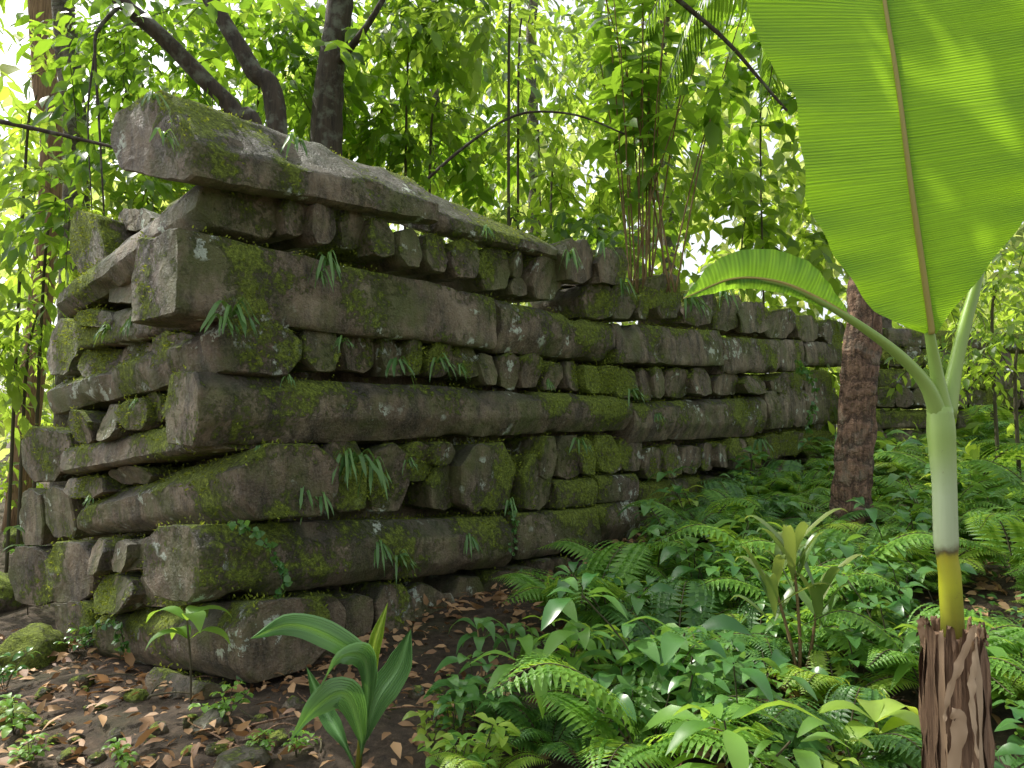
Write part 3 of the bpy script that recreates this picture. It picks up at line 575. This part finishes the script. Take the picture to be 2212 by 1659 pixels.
shrub(1100,20,9.5,(1.5,.6,.5),26,.26,LBRT,'tree bough of large drooping leaves',1.,.42)
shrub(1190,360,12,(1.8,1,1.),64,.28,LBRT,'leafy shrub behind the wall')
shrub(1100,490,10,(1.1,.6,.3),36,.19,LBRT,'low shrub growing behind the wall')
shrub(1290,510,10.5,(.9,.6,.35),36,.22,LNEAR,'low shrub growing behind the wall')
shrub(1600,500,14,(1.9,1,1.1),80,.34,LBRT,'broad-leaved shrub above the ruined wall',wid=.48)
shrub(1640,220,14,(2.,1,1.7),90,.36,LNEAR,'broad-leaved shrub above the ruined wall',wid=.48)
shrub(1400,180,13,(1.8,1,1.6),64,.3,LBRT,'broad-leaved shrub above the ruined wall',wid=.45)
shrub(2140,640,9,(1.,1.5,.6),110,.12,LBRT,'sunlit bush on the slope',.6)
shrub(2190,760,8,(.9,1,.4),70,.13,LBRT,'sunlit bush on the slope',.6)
# red stemmed clump on the wall top
cb=onp(1412,615,P0-nR*.2,nR);o=ob('red_stemmed_shrub',None,tuple(cb),label='clump of thin reddish stems with broad leaves on the wall top',cat='shrub')
mb=MB();ml=MB()
for i in range(18):
    tx=rng.uniform(1240,1680);ty=rng.uniform(-300,120);t=at(tx,ty,cb[1]+rng.uniform(-.8,.6));s=cb+A3(rng.uniform(-.3,.3),rng.uniform(-.1,.1),-.1)
    mid=(s*.5+t*.5);mid[:2]=s[:2]*.6+t[:2]*.4;pts=spline([s,mid,t],24);tube(mb,pts,np.linspace(.012,.005,24),6,0)
    nl=9;ix=np.linspace(9 if i%4==0 else 12,23,nl).astype(int);sg=np.where(np.arange(nl)%2,1,-1)[:,None]
    a=rng.uniform(0,3.14);d=A3(math.cos(a),math.sin(a)*.6,0)*sg+rng.normal(size=(nl,3))*.3;d[:,2]-=.4
    leaves(ml,pts[ix],d,A3(0,0,1)+rng.normal(size=(nl,3))*.5,rng.uniform(.26,.48,nl),.46)
    leaves(ml,pts[ix],d[::-1]*A3(-1,1,1),A3(0,0,1)+rng.normal(size=(nl,3))*.5,rng.uniform(.2,.4,nl),.44)
ob('stem',mb.mesh('stem',[REDST],cb),tuple(cb),o);ob('foliage',ml.mesh('foliage',[LNEAR],cb),tuple(cb),o)
# thin branches
def branch(P,yy,r,lab):
    pts=spline([at(a,b,yy) for a,b in P],24);mb=MB();tube(mb,pts,np.linspace(r,r*.5,24),7,0,.06);i=rng.integers(0,24,14)
    leaves(mb,pts[i],rng.normal(size=(14,3))-A3(0,0,.5),A3(0,0,1)+rng.normal(size=(14,3))*.3,.16,.38,1)
    ob('branch',mb.mesh('branch',[BARK,LNEAR],pts[0]),tuple(pts[0]),label=lab,cat='branch')
branch([(-60,250),(60,275),(170,300),(275,325)],6.5,.024,'thin bare dark branch reaching over the wall')
branch([(925,385),(1000,320),(1080,265),(1150,242),(1250,250),(1350,290)],8.5,.020,'long arching thin dark branch')
branch([(1440,-20),(1560,80),(1640,170),(1700,240)],7,.024,'thin slanting bare dead branch')
# ---------------- palm with fibrous trunk
pb=A3(at(1835,1200,7)[0],7,float(g(3.1,7)))
o=tree('palm_tree',[pb-A3(0,0,.1),at(1840,1050,7),at(1855,850,7),at(1870,640,7),at(1875,480,7),at(1880,-20,7)],[.19,.16,.155,.145,.13,.12],FIBRE,'palm with rough brown fibrous trunk','palm tree',None,None,seg=30,wob=.11)
mb=MB();hd=at(1880,-20,7)
for i in range(9):
    a=i*6.283/9+.4;d=A3(math.cos(a),math.sin(a),0);l=rng.uniform(1.8,2.4);P=[hd,hd+d*l*.35+A3(0,0,.7),hd+d*l*.75+A3(0,0,.6),hd+d*l-A3(0,0,.3)]
    pts=spline(P,50);tube(mb,pts,np.linspace(.022,.005,50),5,1);tg=nrm(np.gradient(pts,axis=0));sd=nrm(np.cross(tg,A3(0,0,1)))
    for s in (-1,1): leaves(mb,pts[6:],sd[6:]*s*.8+tg[6:]*.5-A3(0,0,.75),A3(0,0,1)+rng.normal(size=(44,3))*.15,.55*np.sin(np.linspace(.5,2.9,44))+.1,.07)
ob('crown',mb.mesh('crown',[LNEAR,TWIG],pb),tuple(pb),o)
# ---------------- far forest + overhead canopy
def cloud(mb,n,xr,yr,zr,ls,K=7,wid=.4,ncl=60,spread=1.2,lm=0,tm=1,cond=None):
    cc=np.stack([rng.uniform(*xr,ncl),rng.uniform(*yr,ncl),rng.uniform(*zr,ncl)],1)
    if cond is not None: cc=cc[cond(cc)]
    O=cc[rng.integers(0,len(cc),n)]+rng.normal(size=(n,3))*A3(spread,spread,spread*.55)
    D=rng.normal(size=(n,3));D[:,2]*=.4;sprays(mb,O,D,K,ls*3,ls,wid,lm,tm)
mb=MB()
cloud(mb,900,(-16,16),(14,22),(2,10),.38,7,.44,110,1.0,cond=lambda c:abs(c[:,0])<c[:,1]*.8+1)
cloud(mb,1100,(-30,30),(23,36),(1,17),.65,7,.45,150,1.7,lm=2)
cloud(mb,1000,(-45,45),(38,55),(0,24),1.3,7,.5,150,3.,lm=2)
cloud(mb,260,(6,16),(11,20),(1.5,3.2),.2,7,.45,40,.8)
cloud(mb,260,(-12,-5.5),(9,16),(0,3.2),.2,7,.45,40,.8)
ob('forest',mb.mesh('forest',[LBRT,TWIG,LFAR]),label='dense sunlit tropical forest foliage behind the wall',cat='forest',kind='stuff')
mb=MB();cloud(mb,300,(-15,4),(2,17),(7.2,10.5),.36,8,.45,40,.6)
cloud(mb,50,(-2.6,-.9),(3.9,4.8),(6.2,7.4),.34,6,.5,9,.35)
ob('canopy',mb.mesh('canopy',[LNEAR,TWIG]),label='overhead canopy of broad tropical leaves',cat='tree canopy',kind='stuff')
# ------------------------------------------------ light, world, camera
EL=math.radians(52)
sv=Vector((-.848*math.cos(EL),.53*math.cos(EL),math.sin(EL)))
sl=bpy.data.lights.new('sun','SUN');sl.energy=5;sl.angle=math.radians(.5);sl.color=(1,.95,.85)
so=bpy.data.objects.new('sun',sl);COL.objects.link(so);so.rotation_euler=sv.to_track_quat('Z','Y').to_euler()
w=bpy.data.worlds.new('World');S.world=w;w.use_nodes=True;nt=w.node_tree;bg=nt.nodes['Background']
sk=nt.nodes.new('ShaderNodeTexSky');sk.sky_type='NISHITA';sk.sun_disc=False;sk.sun_elevation=EL;sk.sun_rotation=math.atan2(sv.x,sv.y);sk.dust_density=4;sk.air_density=1.2
hs=nt.nodes.new('ShaderNodeHueSaturation');hs.inputs['Saturation'].default_value=.28
nt.links.new(sk.outputs[0],hs.inputs['Color']);nt.links.new(hs.outputs[0],bg.inputs[0]);bg.inputs[1].default_value=.29
cd=bpy.data.cameras.new('camera');cd.sensor_width=36;cd.lens=36*F/2212;cd.clip_end=1500;cd.clip_start=.05
co=bpy.data.objects.new('camera',cd);COL.objects.link(co);co.location=CAM;co.rotation_euler=(math.radians(90)+PT,0,0);S.camera=co
S.view_settings.view_transform='Standard';S.view_settings.look='None';S.view_settings.exposure=0
